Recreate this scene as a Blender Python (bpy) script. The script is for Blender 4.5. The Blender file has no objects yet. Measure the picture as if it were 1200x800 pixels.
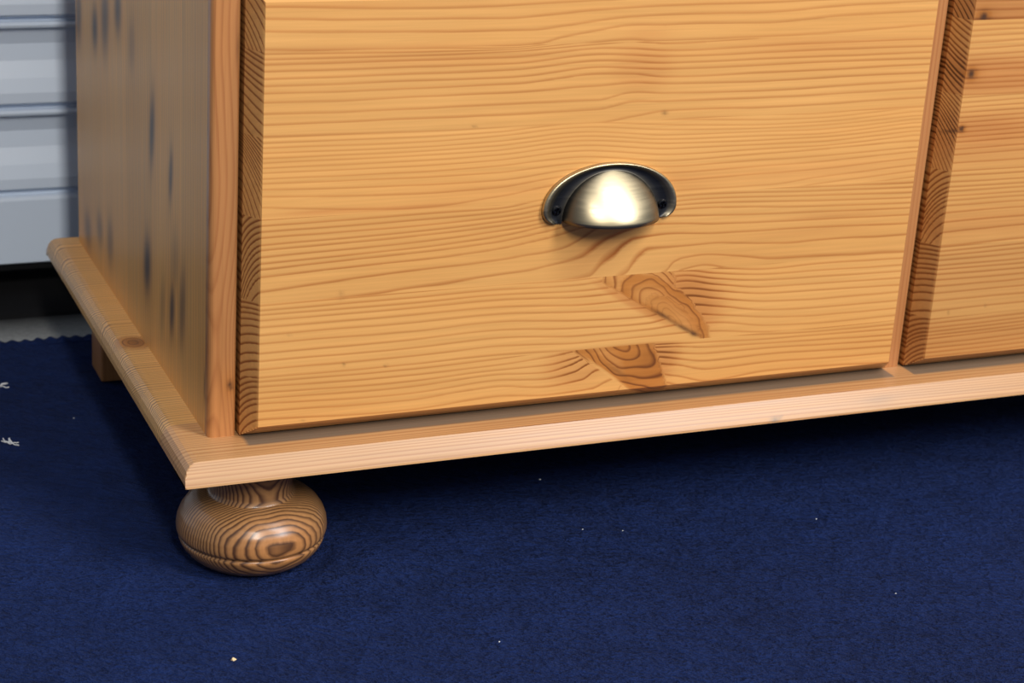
import bpy, math, random
import numpy as np
from mathutils import Matrix, Vector

# ------------------------------------------------------------------ camera, world, lights, exposure
scene = bpy.context.scene
AZ, TILT, ROLL, FPX = 0.419518, 0.362132, 0.066132, 2340.51
CAM_POS = (-0.25228, -1.00277, 0.48806)
fw = Vector((math.sin(AZ)*math.cos(TILT), math.cos(AZ)*math.cos(TILT), -math.sin(TILT)))
r0 = Vector((math.cos(AZ), -math.sin(AZ), 0)); u0 = r0.cross(fw)
rt = math.cos(ROLL)*r0 + math.sin(ROLL)*u0
up = -math.sin(ROLL)*r0 + math.cos(ROLL)*u0
cam_data = bpy.data.cameras.new('camera'); cam = bpy.data.objects.new('camera', cam_data)
scene.collection.objects.link(cam); scene.camera = cam
M = Matrix((rt, up, -fw)).transposed().to_4x4(); M.translation = Vector(CAM_POS)
cam.matrix_world = M
cam_data.sensor_width = 36; cam_data.lens = FPX*36/1200
cam_data.clip_start = 0.02; cam_data.clip_end = 60
cam_data.dof.use_dof = True; cam_data.dof.focus_distance = 1.16; cam_data.dof.aperture_fstop = 13.0

world = bpy.data.worlds.new('world'); scene.world = world; world.use_nodes = True
bg = world.node_tree.nodes['Background']
bg.inputs['Color'].default_value = (0.80, 0.88, 1.0, 1); bg.inputs['Strength'].default_value = 0.24

def area(name, loc, target, sx, sy, power, col):
    l = bpy.data.lights.new(name, 'AREA'); l.shape = 'RECTANGLE'; l.size = sx; l.size_y = sy
    l.energy = power; l.color = col
    o = bpy.data.objects.new(name, l); scene.collection.objects.link(o)
    o.location = loc
    o.rotation_euler = (Vector(target)-Vector(loc)).to_track_quat('-Z', 'Y').to_euler()
    return o
area('tall_window', (1.45, -1.80, 2.05), (0.26, 0.0, 0.05), 0.75, 2.0, 77, (0.98, 0.98, 1.0))
area('room_lamp', (-0.32, -2.80, 2.35), (0.10, 0.2, 0.05), 0.24, 1.0, 67, (1.0, 0.95, 0.88))

vs = scene.view_settings
vs.view_transform = 'Standard'; vs.look = 'None'; vs.gamma = 1.0; vs.exposure = 0.06; vs.use_curve_mapping = False

# ------------------------------------------------------------------ node and material helpers
def srgb(r, g, b):
    f = lambda c: c/255/12.92 if c/255 <= 0.04045 else ((c/255+0.055)/1.055)**2.4
    return (f(r), f(g), f(b), 1)

class NT:
    def __init__(self, name):
        self.mat = bpy.data.materials.new(name); self.mat.use_nodes = True
        self.t = self.mat.node_tree; self.b = self.t.nodes['Principled BSDF']
    def new(self, kind, **kw):
        n = self.t.nodes.new(kind)
        for k, v in kw.items(): setattr(n, k, v)
        return n
    def put(self, sock, v):
        if isinstance(v, bpy.types.NodeSocket): self.t.links.new(v, sock)
        else: sock.default_value = v
    def m(self, op, a, b=0.0, c=0.0, clamp=False):
        n = self.new('ShaderNodeMath', operation=op, use_clamp=clamp)
        for i, v in enumerate((a, b, c)): self.put(n.inputs[i], v)
        return n.outputs[0]
    def mix(self, f, a, b, mode='MIX'):
        n = self.new('ShaderNodeMix', data_type='RGBA', blend_type=mode)
        self.put(n.inputs[0], f); self.put(n.inputs[6], a); self.put(n.inputs[7], b)
        return n.outputs[2]
    def noise(self, scale, coord=None, detail=3.0, rough=0.5, s=1.0):
        mp = self.new('ShaderNodeMapping'); tc = self.new('ShaderNodeTexCoord')
        self.t.links.new(coord or tc.outputs['Object'], mp.inputs['Vector'])
        mp.inputs['Scale'].default_value = scale
        n = self.new('ShaderNodeTexNoise'); n.inputs['Scale'].default_value = s
        n.inputs['Detail'].default_value = detail; n.inputs['Roughness'].default_value = rough
        self.t.links.new(mp.outputs[0], n.inputs['Vector'])
        return n.outputs[0]
    def ramp(self, v, lo, hi, a=0.0, b=1.0):
        n = self.new('ShaderNodeMapRange', clamp=True)
        self.put(n.inputs[0], v); n.inputs[1].default_value = lo; n.inputs[2].default_value = hi
        n.inputs[3].default_value = a; n.inputs[4].default_value = b
        return n.outputs[0]
    def set(self, **kw):
        for k, v in kw.items(): self.put(self.b.inputs[k.replace('_', ' ')], v)
        return self.mat
    def bump(self, h, strength, dist):
        n = self.new('ShaderNodeBump'); n.inputs['Strength'].default_value = strength
        n.inputs['Distance'].default_value = dist
        self.put(n.inputs['Height'], h); self.t.links.new(n.outputs[0], self.b.inputs['Normal'])

def wood(name, along, early, late, rough=0.38, coat=0.15, fibre=0.10, wob=0.10, resin=(0.085, 0.034, 0.014, 1)):
    """pine whose year rings come from the mesh attributes grain = (ring phase, line width, strength)
    and stain = (knot, reddish heartwood, dark resin)"""
    k = NT(name)
    g = k.new('ShaderNodeAttribute', attribute_name='grain'); s = k.new('ShaderNodeAttribute', attribute_name='stain')
    gs = k.new('ShaderNodeSeparateXYZ'); k.t.links.new(g.outputs['Vector'], gs.inputs[0])
    ss = k.new('ShaderNodeSeparateXYZ'); k.t.links.new(s.outputs['Vector'], ss.inputs[0])
    tint = k.new('ShaderNodeAttribute', attribute_type='OBJECT', attribute_name='tint')
    fine = {'x': (9, 420, 420), 'z': (420, 420, 9), 'y': (420, 9, 420)}[along]
    low = {'x': (14, 60, 60), 'z': (60, 60, 14), 'y': (60, 14, 60)}[along]
    n_low = k.noise(low, detail=2); n_fine = k.noise(fine, detail=3, rough=0.6)
    ph = k.m('ADD', gs.outputs[0], k.m('MULTIPLY', k.m('SUBTRACT', n_low, 0.5), wob*3))
    ph = k.m('ADD', ph, k.m('MULTIPLY', k.m('SUBTRACT', n_fine, 0.5), wob))
    f = k.m('FRACT', ph)
    w = gs.outputs[1]
    before = k.m('SUBTRACT', 1.0, k.m('DIVIDE', k.m('SUBTRACT', 1.0, f), w), clamp=True)
    after = k.m('SUBTRACT', 1.0, k.m('DIVIDE', f, k.m('MULTIPLY', w, 0.45)), clamp=True)
    d = k.m('MAXIMUM', before, after)
    d = k.ramp(d, 0.08, 0.92); 
    soft = k.m('MULTIPLY', k.m('POWER', f, 2.0), 0.16)
    d = k.m('ADD', k.m('MULTIPLY', d, 0.84), soft, clamp=True)
    patch = k.ramp(k.noise(tuple(c*0.5 for c in low), detail=1), 0.3, 0.7, 0.70, 1.05)
    d = k.m('MULTIPLY', k.m('MULTIPLY', d, gs.outputs[2]), patch)
    base = k.mix(k.ramp(k.noise(tuple(c*0.35 for c in low), detail=2), 0.3, 0.7), early, tuple(early[i]*(0.96, 0.90, 0.82)[i] if i < 3 else 1 for i in range(4)))
    base = k.mix(k.m('MULTIPLY', ss.outputs[1], 0.75, clamp=True), base, (0.58, 0.225, 0.062, 1))
    base = k.mix(k.m('MULTIPLY', ss.outputs[0], 0.85, clamp=True), base, (0.47, 0.160, 0.026, 1))
    lt = k.mix(ss.outputs[0], late, (0.19, 0.055, 0.012, 1))
    lt = k.mix(k.m('SUBTRACT', gs.outputs[2], 1.0, clamp=True), lt, tuple(c*0.32 for c in late[:3])+(1,))
    col = k.mix(d, base, lt)
    col = k.mix(k.m('MULTIPLY', ss.outputs[2], 1.0, clamp=True), col, resin)
    fb = k.ramp(n_fine, 0.25, 0.75, 1.0-fibre, 1.0+fibre)
    fb = k.m('MULTIPLY', fb, tint.outputs['Fac'])
    hsv = k.new('ShaderNodeHueSaturation'); k.put(hsv.inputs['Color'], col); k.put(hsv.inputs['Value'], fb)
    k.bump(k.m('ADD', k.m('MULTIPLY', n_fine, 0.6), k.m('MULTIPLY', d, -0.4)), 0.06, 0.0006)
    return k.set(Base_Color=hsv.outputs[0], Roughness=k.ramp(n_fine, 0.2, 0.8, rough-0.04, rough+0.06), Coat_Weight=coat, Coat_Roughness=0.22)

def plain(name, col, rough=0.5, metal=0.0, var=0.06, sc=40):
    k = NT(name); n = k.noise((sc, sc, sc), detail=3)
    c = k.mix(n, tuple(x*(1-var) for x in col[:3])+(1,), tuple(min(1, x*(1+var)) for x in col[:3])+(1,))
    return k.set(Base_Color=c, Roughness=rough, Metallic=metal)

EARLY = (0.76, 0.395, 0.122, 1); LATE = (0.42, 0.130, 0.024, 1)
M_front = wood('pine_lengthwise', 'x', EARLY, LATE)
M_plinth = wood('pine_plinth', 'x', (0.54, 0.300, 0.130, 1), (0.36, 0.150, 0.050, 1), rough=0.38, coat=0.20, resin=(0.115, 0.105, 0.085, 1))  # dark tone is grey here, for the band below the drawers
M_base = wood('pine_plinth_boards', 'x', (0.76, 0.43, 0.150, 1), (0.36, 0.15, 0.04, 1), rough=0.36, coat=0.25)
M_side = wood('pine_upright', 'z', (0.80, 0.40, 0.100, 1), (0.48, 0.19, 0.045, 1), rough=0.45, coat=0.10, fibre=0.12, resin=(0.035, 0.028, 0.030, 1))
M_post = wood('pine_post', 'z', (0.46, 0.205, 0.072, 1), (0.31, 0.105, 0.030, 1), wob=0.2)
M_foot = wood('pine_turned', 'z', (0.345, 0.180, 0.072, 1), (0.105, 0.043, 0.018, 1), rough=0.34, coat=0.25, wob=0.10)
M_box = plain('pine_box', (0.42, 0.20, 0.07, 1), 0.5)
M_rail = plain('white_enamel', (0.68, 0.78, 0.92, 1), 0.35, var=0.03, sc=12)
M_rubber = plain('black_rubber', (0.010, 0.010, 0.011, 1), 1.0); M_rubber.node_tree.nodes['Principled BSDF'].inputs['Specular IOR Level'].default_value = 0.05
M_screw = plain('dark_steel', (0.05, 0.05, 0.055, 1), 0.3, 1.0)
M_lint = plain('white_fluff', (0.75, 0.76, 0.78, 1), 0.9)
M_crumb = plain('pale_wood_crumb', (0.75, 0.55, 0.30, 1), 0.8)
M_light_stop = plain('light_stop_dull_grey', (0.10, 0.10, 0.105, 1), 0.9)

k = NT('antique_brass')
pa = k.new('ShaderNodeAttribute', attribute_name='patina')
br = k.noise((30, 30, 900), detail=2)
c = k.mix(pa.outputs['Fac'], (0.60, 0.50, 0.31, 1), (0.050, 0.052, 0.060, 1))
c = k.mix(k.ramp(br, 0.35, 0.7, 0.0, 0.35), c, (0.36, 0.28, 0.14, 1)) if False else c
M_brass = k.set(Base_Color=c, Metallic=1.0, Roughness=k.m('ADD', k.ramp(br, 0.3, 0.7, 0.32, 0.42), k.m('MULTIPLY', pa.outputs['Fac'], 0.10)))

k = NT('bare_concrete')
n1 = k.noise((9, 9, 9), detail=6, rough=0.6); n2 = k.noise((260, 260, 260), detail=3, rough=0.7)
c = k.mix(n1, (0.20, 0.21, 0.21, 1), (0.36, 0.37, 0.37, 1)); c = k.mix(k.ramp(n2, 0.3, 0.7), c, (0.42, 0.43, 0.42, 1))
geo = k.new('ShaderNodeNewGeometry'); sx = k.new('ShaderNodeSeparateXYZ'); k.t.links.new(geo.outputs['Position'], sx.inputs[0])
door_dark = k.ramp(k.m('ADD', sx.outputs[1], k.m('MULTIPLY', k.m('SUBTRACT', n1, 0.5), 0.03)), 0.435, 0.490)  # concrete turns darker towards the door, with a noisy edge
c = k.mix(door_dark, c, (0.02, 0.02, 0.02, 1))
k.bump(n2, 0.4, 0.002)
M_concrete = k.set(Base_Color=c, Roughness=0.9)

k = NT('navy_pile')
rot = k.new('ShaderNodeMapping'); tc = k.new('ShaderNodeTexCoord'); k.t.links.new(tc.outputs['Object'], rot.inputs['Vector'])
rot.inputs['Rotation'].default_value = (0, 0, 0.62)
n1 = k.noise((105, 330, 250), rot.outputs[0], detail=4, rough=0.65)
n2 = k.noise((36, 55, 45), rot.outputs[0], detail=3, rough=0.6)
n3 = k.noise((5, 7, 5), rot.outputs[0], detail=3)
n4 = k.noise((330, 900, 700), rot.outputs[0], detail=2, rough=0.6)
v = k.m('ADD', k.m('MULTIPLY', k.m('SUBTRACT', n1, 0.5), 1.5), k.m('MULTIPLY', k.m('SUBTRACT', n2, 0.5), 0.9))
v = k.m('ADD', v, k.m('MULTIPLY', k.m('SUBTRACT', n4, 0.5), 0.9))
v = k.m('ADD', v, k.m('MULTIPLY', k.m('SUBTRACT', n3, 0.5), 0.8))
c = k.mix(k.ramp(v, -0.48, 0.46), (0.0025, 0.0080, 0.044, 1), (0.0105, 0.032, 0.155, 1))
k.bump(k.m('ADD', k.m('ADD', n1, k.m('MULTIPLY', n2, 0.8)), k.m('MULTIPLY', n4, 0.4)), 1.0, 0.016)
M_carpet = k.set(Base_Color=c, Roughness=0.95, Sheen_Weight=0.10, Sheen_Roughness=0.5, Sheen_Tint=(0.25, 0.35, 0.8, 1), Specular_IOR_Level=0.1)

# ------------------------------------------------------------------ object helpers
COL = scene.collection
def link(name, me, mat, parent=None, smooth=False):
    if smooth:
        for p in me.polygons: p.use_smooth = True
    if mat and not me.materials: me.materials.append(mat)
    o = bpy.data.objects.new(name, me); COL.objects.link(o)
    if parent: o.parent = parent
    return o
def empty(name, loc, parent=None):
    o = bpy.data.objects.new(name, None); COL.objects.link(o); o.location = loc; o.empty_display_size = 0.05
    if parent: o.parent = parent
    return o
def tag(o, label=None, cat=None, group=None, kind=None):
    if label: o['label'] = label
    if cat: o['category'] = cat
    if group: o['group'] = group
    if kind: o['kind'] = kind
    return o
def attr(me, grain=None, stain=None):
    n = len(me.vertices)
    for nm, a in (('grain', grain), ('stain', stain)):
        at = me.attributes.new(nm, 'FLOAT_VECTOR', 'POINT')
        if a is None: a = np.zeros((n, 3))
        at.data.foreach_set('vector', np.ascontiguousarray(a, dtype=np.float32).ravel())
def grid_mesh(name, P, closed_u=False):
    """P: (rows, cols, 3) array of points -> quad mesh"""
    r, c = P.shape[:2]
    idx = np.arange(r*c).reshape(r, c)
    if closed_u: idx2 = np.concatenate([idx, idx[:, :1]], 1)
    else: idx2 = idx
    q = np.stack([idx2[:-1, :-1], idx2[:-1, 1:], idx2[1:, 1:], idx2[1:, :-1]], -1).reshape(-1, 4)
    me = bpy.data.meshes.new(name); me.from_pydata(P.reshape(-1, 3).tolist(), [], q.tolist()); me.update()
    return me
def box_mesh(name, x0, x1, y0, y1, z0, z1):
    v = [(x, y, z) for x in (x0, x1) for y in (y0, y1) for z in (z0, z1)]
    f = [(0, 1, 3, 2), (4, 6, 7, 5), (0, 4, 5, 1), (2, 3, 7, 6), (0, 2, 6, 4), (1, 5, 7, 3)]
    me = bpy.data.meshes.new(name); me.from_pydata(v, [], f); me.update(); return me
def multi_box(name, boxes):
    V, F = [], []
    for (x0, x1, y0, y1, z0, z1) in boxes:
        b = len(V); V += [(x, y, z) for x in (x0, x1) for y in (y0, y1) for z in (z0, z1)]
        F += [tuple(i+b for i in f) for f in ((0, 1, 3, 2), (4, 6, 7, 5), (0, 4, 5, 1), (2, 3, 7, 6), (0, 2, 6, 4), (1, 5, 7, 3))]
    me = bpy.data.meshes.new(name); me.from_pydata(V, [], F); me.update(); return me

# ------------------------------------------------------------------ dimensions (metres; z = 0 is the underside of the plinth)
FLOOR = -0.068
PT = 0.0129                       # plinth thickness
W = 0.985                         # chest width at the plinth
SX, YP, DEPTH, TOP = 0.0227, 0.038, 0.413, 0.575
YD, YB = 0.0240, 0.0362           # drawer face, back of its bevel
OX0, OX1, FX0, FX1 = 0.0409, 0.4838, 0.0486, 0.4786
OZ0, FZ0, FZ1, OZ1 = 0.0140, 0.0230, 0.2705, 0.2800
SEAM1 = [0.2800, 0.2432, 0.1955, 0.1488, 0.0990, 0.0525, 0.0140]
SEAM2 = [0.2800, 0.2506, 0.2023, 0.1519, 0.1015, 0.0513, 0.0140]
# year-ring lines read off each stave of the drawer fronts, in tenths of a millimetre (x, z)
LINES = [
 [[(479,2737),(1404,2725),(2443,2751),(3564,2732),(4713,2777)],
  [(480,2677),(911,2666),(1407,2656),(1713,2652),(2024,2661),(2450,2677),(2887,2694),(3568,2702),(4723,2713)],
  [(481,2613),(914,2600),(1410,2594),(1925,2585),(2188,2601),(2454,2623),(2892,2639),(3575,2646),(4167,2655),(4731,2666)],
  [(482,2546),(916,2535),(1414,2520),(1721,2515),(2035,2516),(2246,2533),(2460,2558),(2677,2578),(3122,2586),(3582,2589),(4052,2612),(4736,2634)],
  [(484,2445),(1018,2425),(1419,2418),(1936,2426),(2094,2434),(2251,2469),(2464,2503),(2681,2528),(2904,2523),(3128,2530),(3590,2525),(4061,2553),(4771,2575)],
  [(485,2384),(1421,2384),(2043,2396),(2470,2436),(2689,2445),(2823,2432),(3600,2439),(4195,2458),(4761,2484)]],
 [[(484,2422),(1419,2409),(1937,2409),(2470,2443),(2688,2453),(2912,2437),(3598,2455),(4193,2471),(4746,2495)],
  [(485,2391),(1420,2389),(1937,2399),(2471,2423),(2690,2433),(2914,2416),(3601,2434),(4196,2450),(4750,2474)],
  [(486,2363),(1422,2363),(1940,2366),(2473,2398),(2694,2390),(2919,2372),(3607,2382),(4205,2392),(4763,2393)],
  [(486,2324),(1424,2323),(1942,2327),(2476,2363),(2697,2352),(2922,2338),(3612,2342),(4211,2349),(4770,2350)],
  [(487,2282),(1426,2284),(1945,2290),(2480,2325),(2701,2314),(2926,2299),(3617,2303),(4217,2307),(4776,2312)],
  [(488,2243),(1428,2245),(1948,2245),(2483,2285),(2705,2275),(2930,2263),(3622,2265),(4221,2274),(4782,2274)],
  [(488,2205),(1430,2202),(1950,2205),(2486,2249),(2708,2243),(2934,2216),(3628,2217),(4228,2226),(4788,2235)],
  [(489,2154),(1432,2152),(1954,2155),(2492,2178),(2712,2191),(2938,2177),(3634,2164),(4235,2178),(4797,2181)],
  [(491,2090),(1436,2083),(1958,2088),(2499,2094),(2718,2132),(2944,2118),(3641,2106),(4243,2122),(4805,2131)],
  [(492,2028),(1439,2026),(1962,2029),(2504,2040),(2723,2080),(2949,2069),(3647,2063),(4250,2075),(4813,2082)],
  [(493,1960),(1442,1949),(1967,1950),(2511,1955),(2731,1987),(2955,2009),(3654,2002),(4258,2015),(4823,2023)]],
 [[(493,1955),(1442,1951),(1861,1955),(2398,1985),(3018,1954),(3663,1926),(4026,1922),(4705,1959)],
  [(494,1926),(1444,1921),(1862,1927),(2400,1960),(3021,1922),(3667,1894),(4030,1895),(4710,1932)],
  [(494,1897),(1445,1891),(1864,1902),(2402,1934),(3024,1891),(3670,1873),(4032,1873),(4714,1904)],
  [(495,1868),(1447,1861),(1866,1871),(2405,1903),(3027,1859),(3673,1851),(4036,1846),(4718,1882)],
  [(495,1839),(1448,1836),(1868,1846),(2407,1877),(3030,1832),(3676,1824),(4040,1818),(4721,1859)],
  [(496,1814),(1449,1811),(1869,1818),(2409,1851),(3033,1806),(3679,1797),(4043,1796),(4725,1831)],
  [(496,1785),(1451,1780),(1871,1790),(2411,1822),(3036,1774),(3683,1770),(4047,1769),(4730,1804)],
  [(497,1756),(1452,1748),(1873,1759),(2414,1789),(3040,1737),(3686,1740),(4050,1741),(4734,1776)],
  [(497,1721),(1454,1712),(1875,1723),(2417,1752),(3044,1699),(3690,1710),(4053,1719),(4740,1742)],
  [(498,1694),(1456,1679),(1878,1682),(2420,1715),(3047,1662),(3695,1672),(4059,1675),(4747,1697)],
  [(499,1658),(1458,1633),(1881,1635),(2423,1679),(3051,1624),(3699,1633),(4064,1639),(4751,1669)],
  [(499,1618),(1460,1585),(1884,1594),(2426,1642),(3057,1573),(3705,1584),(4070,1592),(4758,1623)],
  [(500,1556),(1465,1500),(1887,1537),(2430,1600),(3063,1508),(3715,1507),(4077,1539),(4765,1578)],
  [(502,1464),(1468,1433),(1892,1469),(2436,1521),(3069,1446),(3721,1457),(4083,1497),(4772,1538)]],
 [[(502,1449),(1362,1460),(1892,1464),(2215,1512),(2543,1583),(3111,1605),(4693,1632)],
  [(503,1414),(1364,1424),(1894,1438),(2218,1475),(2546,1546),(3115,1567),(4701,1581)],
  [(504,1379),(1366,1388),(1895,1409),(2220,1444),(2549,1509),(3118,1540),(4708,1536)],
  [(505,1334),(1367,1355),(1897,1380),(2223,1412),(2552,1471),(3120,1519),(4713,1502)],
  [(505,1304),(1368,1329),(1899,1354),(2225,1385),(2554,1445),(3122,1497),(4086,1475),(4719,1462)],
  [(506,1263),(1370,1290),(1901,1322),(2227,1359),(2557,1418),(3125,1472),(4090,1449),(4724,1433)],
  [(507,1225),(1372,1255),(1903,1290),(2228,1338),(2559,1391),(3128,1443),(4094,1419),(4729,1399)],
  [(507,1192),(1373,1227),(1905,1258),(2231,1303),(2340,1325),(2561,1364),(3131,1415),(4098,1385),(4734,1364)],
  [(508,1149),(1375,1180),(1908,1216),(2234,1263),(2343,1287),(2564,1337),(2903,1375),(3134,1388),(4103,1348),(4740,1330)],
  [(510,1062),(1378,1117),(1912,1147),(2130,1169),(2328,1189),(2427,1223),(2512,1276),(2566,1305),(2734,1337),(2963,1350),(3376,1333),(4108,1312),(4745,1295)],
  [(512,957),(1174,991),(1383,1007),(1649,1023),(1918,1050),(2137,1066),(2357,1104),(2468,1128),(2576,1191),(2663,1239),(2774,1275),(2910,1299),(3085,1296),(3381,1279),(4115,1261),(4752,1249)],
  [(513,864),(1388,906),(2035,950),(2535,999),(2620,1080),(2696,1129),(2748,1179),(2825,1218),(3033,1234),(3388,1218),(4122,1209),(4761,1191)],
  [(515,760),(2042,841),(2600,906),(2787,1007),(2817,1054),(2859,1106),(2925,1145),(3158,1151),(3395,1154),(3947,1122),(4134,1124),(4773,1115)],
  [(517,655),(2049,732),(2835,860),(3057,993),(3098,1045),(3166,1073),(3319,1084),(3526,1061),(3774,1024),(4149,1009),(4792,992)]],
 [[(511,977),(1384,985),(1922,991),(2480,981),(2936,1024),(3172,1017),(3414,988),(3783,956),(4155,962),(4766,953)],
  [(512,948),(1386,951),(1924,959),(2483,950),(2940,990),(3175,989),(3418,954),(3787,921),(4162,916),(4773,906)],
  [(512,921),(1387,919),(1926,926),(2486,909),(2945,934),(3179,956),(3422,918),(3792,881),(4167,875),(4779,864)],
  [(513,886),(1389,890),(1928,894),(2489,871),(2949,890),(3182,922),(3426,878),(3798,835),(4173,829),(4787,817)],
  [(514,845),(1391,847),(1931,850),(2493,818),(2955,833),(3187,871),(3431,835),(3803,791),(4180,782),(4794,769)],
  [(515,796),(1393,799),(1934,807),(2497,773),(2961,766),(3193,820),(3437,784),(3810,736),(4188,723),(4801,721)],
  [(515,744),(1395,745),(1937,758),(2502,715),(2967,704),(3199,758),(3442,732),(3817,678),(4195,665),(4811,662)],
  [(517,684),(1398,691),(1940,703),(2506,665),(2972,658),(3206,695),(3449,674),(3823,632),(4203,611),(4819,607)],
  [(518,634),(1400,637),(1943,653),(2510,614),(2975,618),(3212,632),(3455,623),(3830,573),(4210,558),(4826,559)],
  [(518,586),(1403,585),(1947,598),(2514,569),(2980,573),(3218,574),(3461,565),(3836,526),(4216,510),(4833,517)]],
 [[(520,512),(1407,501),(1952,515),(2288,534),(2424,538),(2631,547),(3102,533),(3403,535),(3837,511),(4218,498),(4737,495)],
  [(520,480),(1408,463),(1955,476),(2291,495),(2426,513),(2574,536),(3105,510),(3408,494),(3841,479),(4221,475),(4742,465)],
  [(521,443),(1410,424),(1957,443),(2294,444),(2481,471),(2577,502),(2928,498),(3167,488),(3411,462),(3845,449),(4226,439),(4748,422)],
  [(522,406),(1412,391),(1959,415),(2298,396),(2456,429),(2523,456),(2636,491),(2990,469),(3416,422),(3849,417),(4231,403),(4754,386)],
  [(522,374),(1414,347),(1961,376),(2301,353),(2488,380),(2572,423),(2696,462),(3053,429),(3421,372),(3854,375),(4236,361),(4760,343)],
  [(523,325),(1416,309),(1964,336),(2305,302),(2545,324),(2634,378),(2818,411),(3179,366),(3428,313),(3861,319),(4244,307),(4768,294)],
  [(524,272),(1419,242),(1967,274),(2309,245),(2615,254),(2722,301),(2883,342),(3187,290),(3437,230),(3868,259),(4251,252),(4778,226)],
  [(525,207),(1422,170),(2314,182),(2661,192),(2795,207),(2814,257),(3009,273),(3255,213),(3507,153),(4260,185),(4788,159)]],
]
LINES2 = [[2667, 2619, 2560], [2468, 2435, 2403, 2365, 2327, 2288, 2255, 2222, 2189, 2134, 2101, 2068, 2023], [1750, 1719, 1673, 1639, 1582, 1524], [1492, 1449, 1414, 1385, 1350, 1321, 1286, 1239, 1175, 1110, 1021], [985, 955, 922, 883, 853, 817, 775, 732, 684, 629, 562], [476, 445, 420, 395, 374, 333, 302, 271]]


# ------------------------------------------------------------------ setting: floor, added wall, roller door
def plane_mesh(name, x0, x1, y0, y1, z):
    me = bpy.data.meshes.new(name); me.from_pydata([(x0, y0, z), (x1, y0, z), (x1, y1, z), (x0, y1, z)], [], [(0, 1, 2, 3)]); me.update(); return me
floor = link('floor', box_mesh('floor', -2.2, 2.6, -3.0, 0.80, FLOOR-0.11, FLOOR-0.008), M_concrete); tag(floor, 'pale grey bare concrete floor showing behind the carpet', kind='structure')
wall = link('light_stop_wall', box_mesh('light_stop_wall', -2.2, 2.6, 0.70, 0.80, FLOOR-0.008, 2.5), M_light_stop); tag(wall, 'dark wall added behind the roller door to stop light', kind='structure')  # added wall, stops world light coming in under the door
DY = 0.545
door = empty('door_1', (0, DY, FLOOR-0.008)); tag(door, 'white ribbed roller door with flat bottom rail', kind='structure')
def extrude_x(name, prof, x0, x1, closed=False):
    P = np.array([[(x0, y, z), (x1, y, z)] for y, z in prof])
    return grid_mesh(name, P)
DZ = -(FLOOR-0.008)
def dloc(o): o.location = (0, 0, 0); return o
rail_prof = [(0.020, -0.049), (0.004, -0.049), (0.0, -0.047), (0.0, 0.0050), (0.0008, 0.0075), (0.0030, 0.0085), (0.006, 0.0088), (0.006, 0.0115), (0.020, 0.0115)]
me = extrude_x('bottom_rail', [(y, z+DZ) for y, z in rail_prof], -1.6, 1.9); link('bottom_rail', me, M_rail, door)
me = extrude_x('rubber_seal', [(y, z+DZ) for y, z in [(0.018, -0.049), (0.018, -0.0535), (0.014, -0.0555), (0.006, -0.0555), (0.002, -0.0535), (0.002, -0.049)]], -1.6, 1.9); link('rubber_seal', me, M_rubber, door)
P_ = [(-0.050, 0.0), (-0.047, 0.0025), (-0.040, 0.0040), (0.030, 0.0052), (0.040, 0.0)]
me = extrude_x('black_strip', P_, -1.6, 1.9); o = link('black_strip', me, M_rubber, door); o['label'] = 'black strip on the floor along the foot of the roller door'  # low black strip lying on the floor below the door
slat_prof = [(0.010, 0.0), (0.0035, 0.0005), (0.0, 0.003), (0.0002, 0.011), (0.0035, 0.022), (0.0085, 0.035), (0.0105, 0.048), (0.0068, 0.0590), (0.0052, 0.0612), (0.0010, 0.0625), (0.0004, 0.0645), (0.0022, 0.0664), (0.0075, 0.0670), (0.0085, 0.0697), (0.012, 0.0697)]
slat_me = extrude_x('slat', slat_prof, -1.6, 1.9)
slat_me.materials.append(M_rail)
for i in range(30):
    o = bpy.data.objects.new('slat', slat_me); COL.objects.link(o); o.parent = door; o.location = (0, 0, DZ+0.0118+i*0.0697)

# ------------------------------------------------------------------ carpet
def carpet_h(x, y):
    h = 0.0048*np.exp(-(((x-0.118)/0.045)**2+((y-0.010)/0.026)**2))
    h += 0.0030*np.exp(-(((x-0.02)/0.06)**2+((y+0.045)/0.03)**2))
    h += 0.0008*np.sin(x*23+y*9)*np.sin(y*17-x*5)
    for fx, fy, hx, hy in ((0.052, 0.0455, 0.038, 0.038), (0.933, 0.0455, 0.038, 0.038), (0.044, 0.349, 0.030, 0.026), (0.941, 0.349, 0.030, 0.026)):   # pile pressed down by the feet
        e = np.sqrt(((x-fx)/hx)**2+((y-fy)/hy)**2) if hx == hy else np.maximum(np.abs(x-fx)/hx, np.abs(y-fy)/hy)
        m = np.clip((1.40-e)/0.30, 0, 1); m = m*m*(3-2*m)
        h = h*(1-m)-0.0016*m
    return h
xs = np.concatenate([np.linspace(-1.3, -0.25, 22), np.linspace(-0.24, 0.80, 209), np.linspace(0.81, 1.06, 51), np.linspace(1.1, 1.8, 12)])
ys = np.concatenate([np.linspace(-2.2, -0.34, 20), np.linspace(-0.33, 0.415, 150)])
X, Y = np.meshgrid(xs, ys)
H = carpet_h(X, Y)
Z = FLOOR+np.where((Y < -0.33), 0, H)
bord = np.stack([X, Y, Z], -1)
me = grid_mesh('carpet', bord)
carpet = link('carpet', me, M_carpet, smooth=True)
tag(carpet, 'dark navy blue plush carpet lying under the pine chest', 'carpet')
ex = np.arange(-0.34, 1.10, 0.0012); ex = np.concatenate([[-1.3], ex, [1.8]])
rw = np.random.default_rng(4)
wv = 0.0010*np.sin(ex*2*math.pi/0.0098+1.2*np.sin(ex*61))+0.0009*np.sin(ex*2*math.pi/0.043+1)+0.0005*np.interp(ex, np.arange(-1.4, 1.9, 0.004), rw.normal(size=825))
rows = [(0.4148, 0.0, 0.0), (0.421, 0.0012, 0.3), (0.4262, 0.0006, 0.9), (0.4285, -0.003, 1.0), (0.4285, -0.0078, 1.0)]
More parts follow.
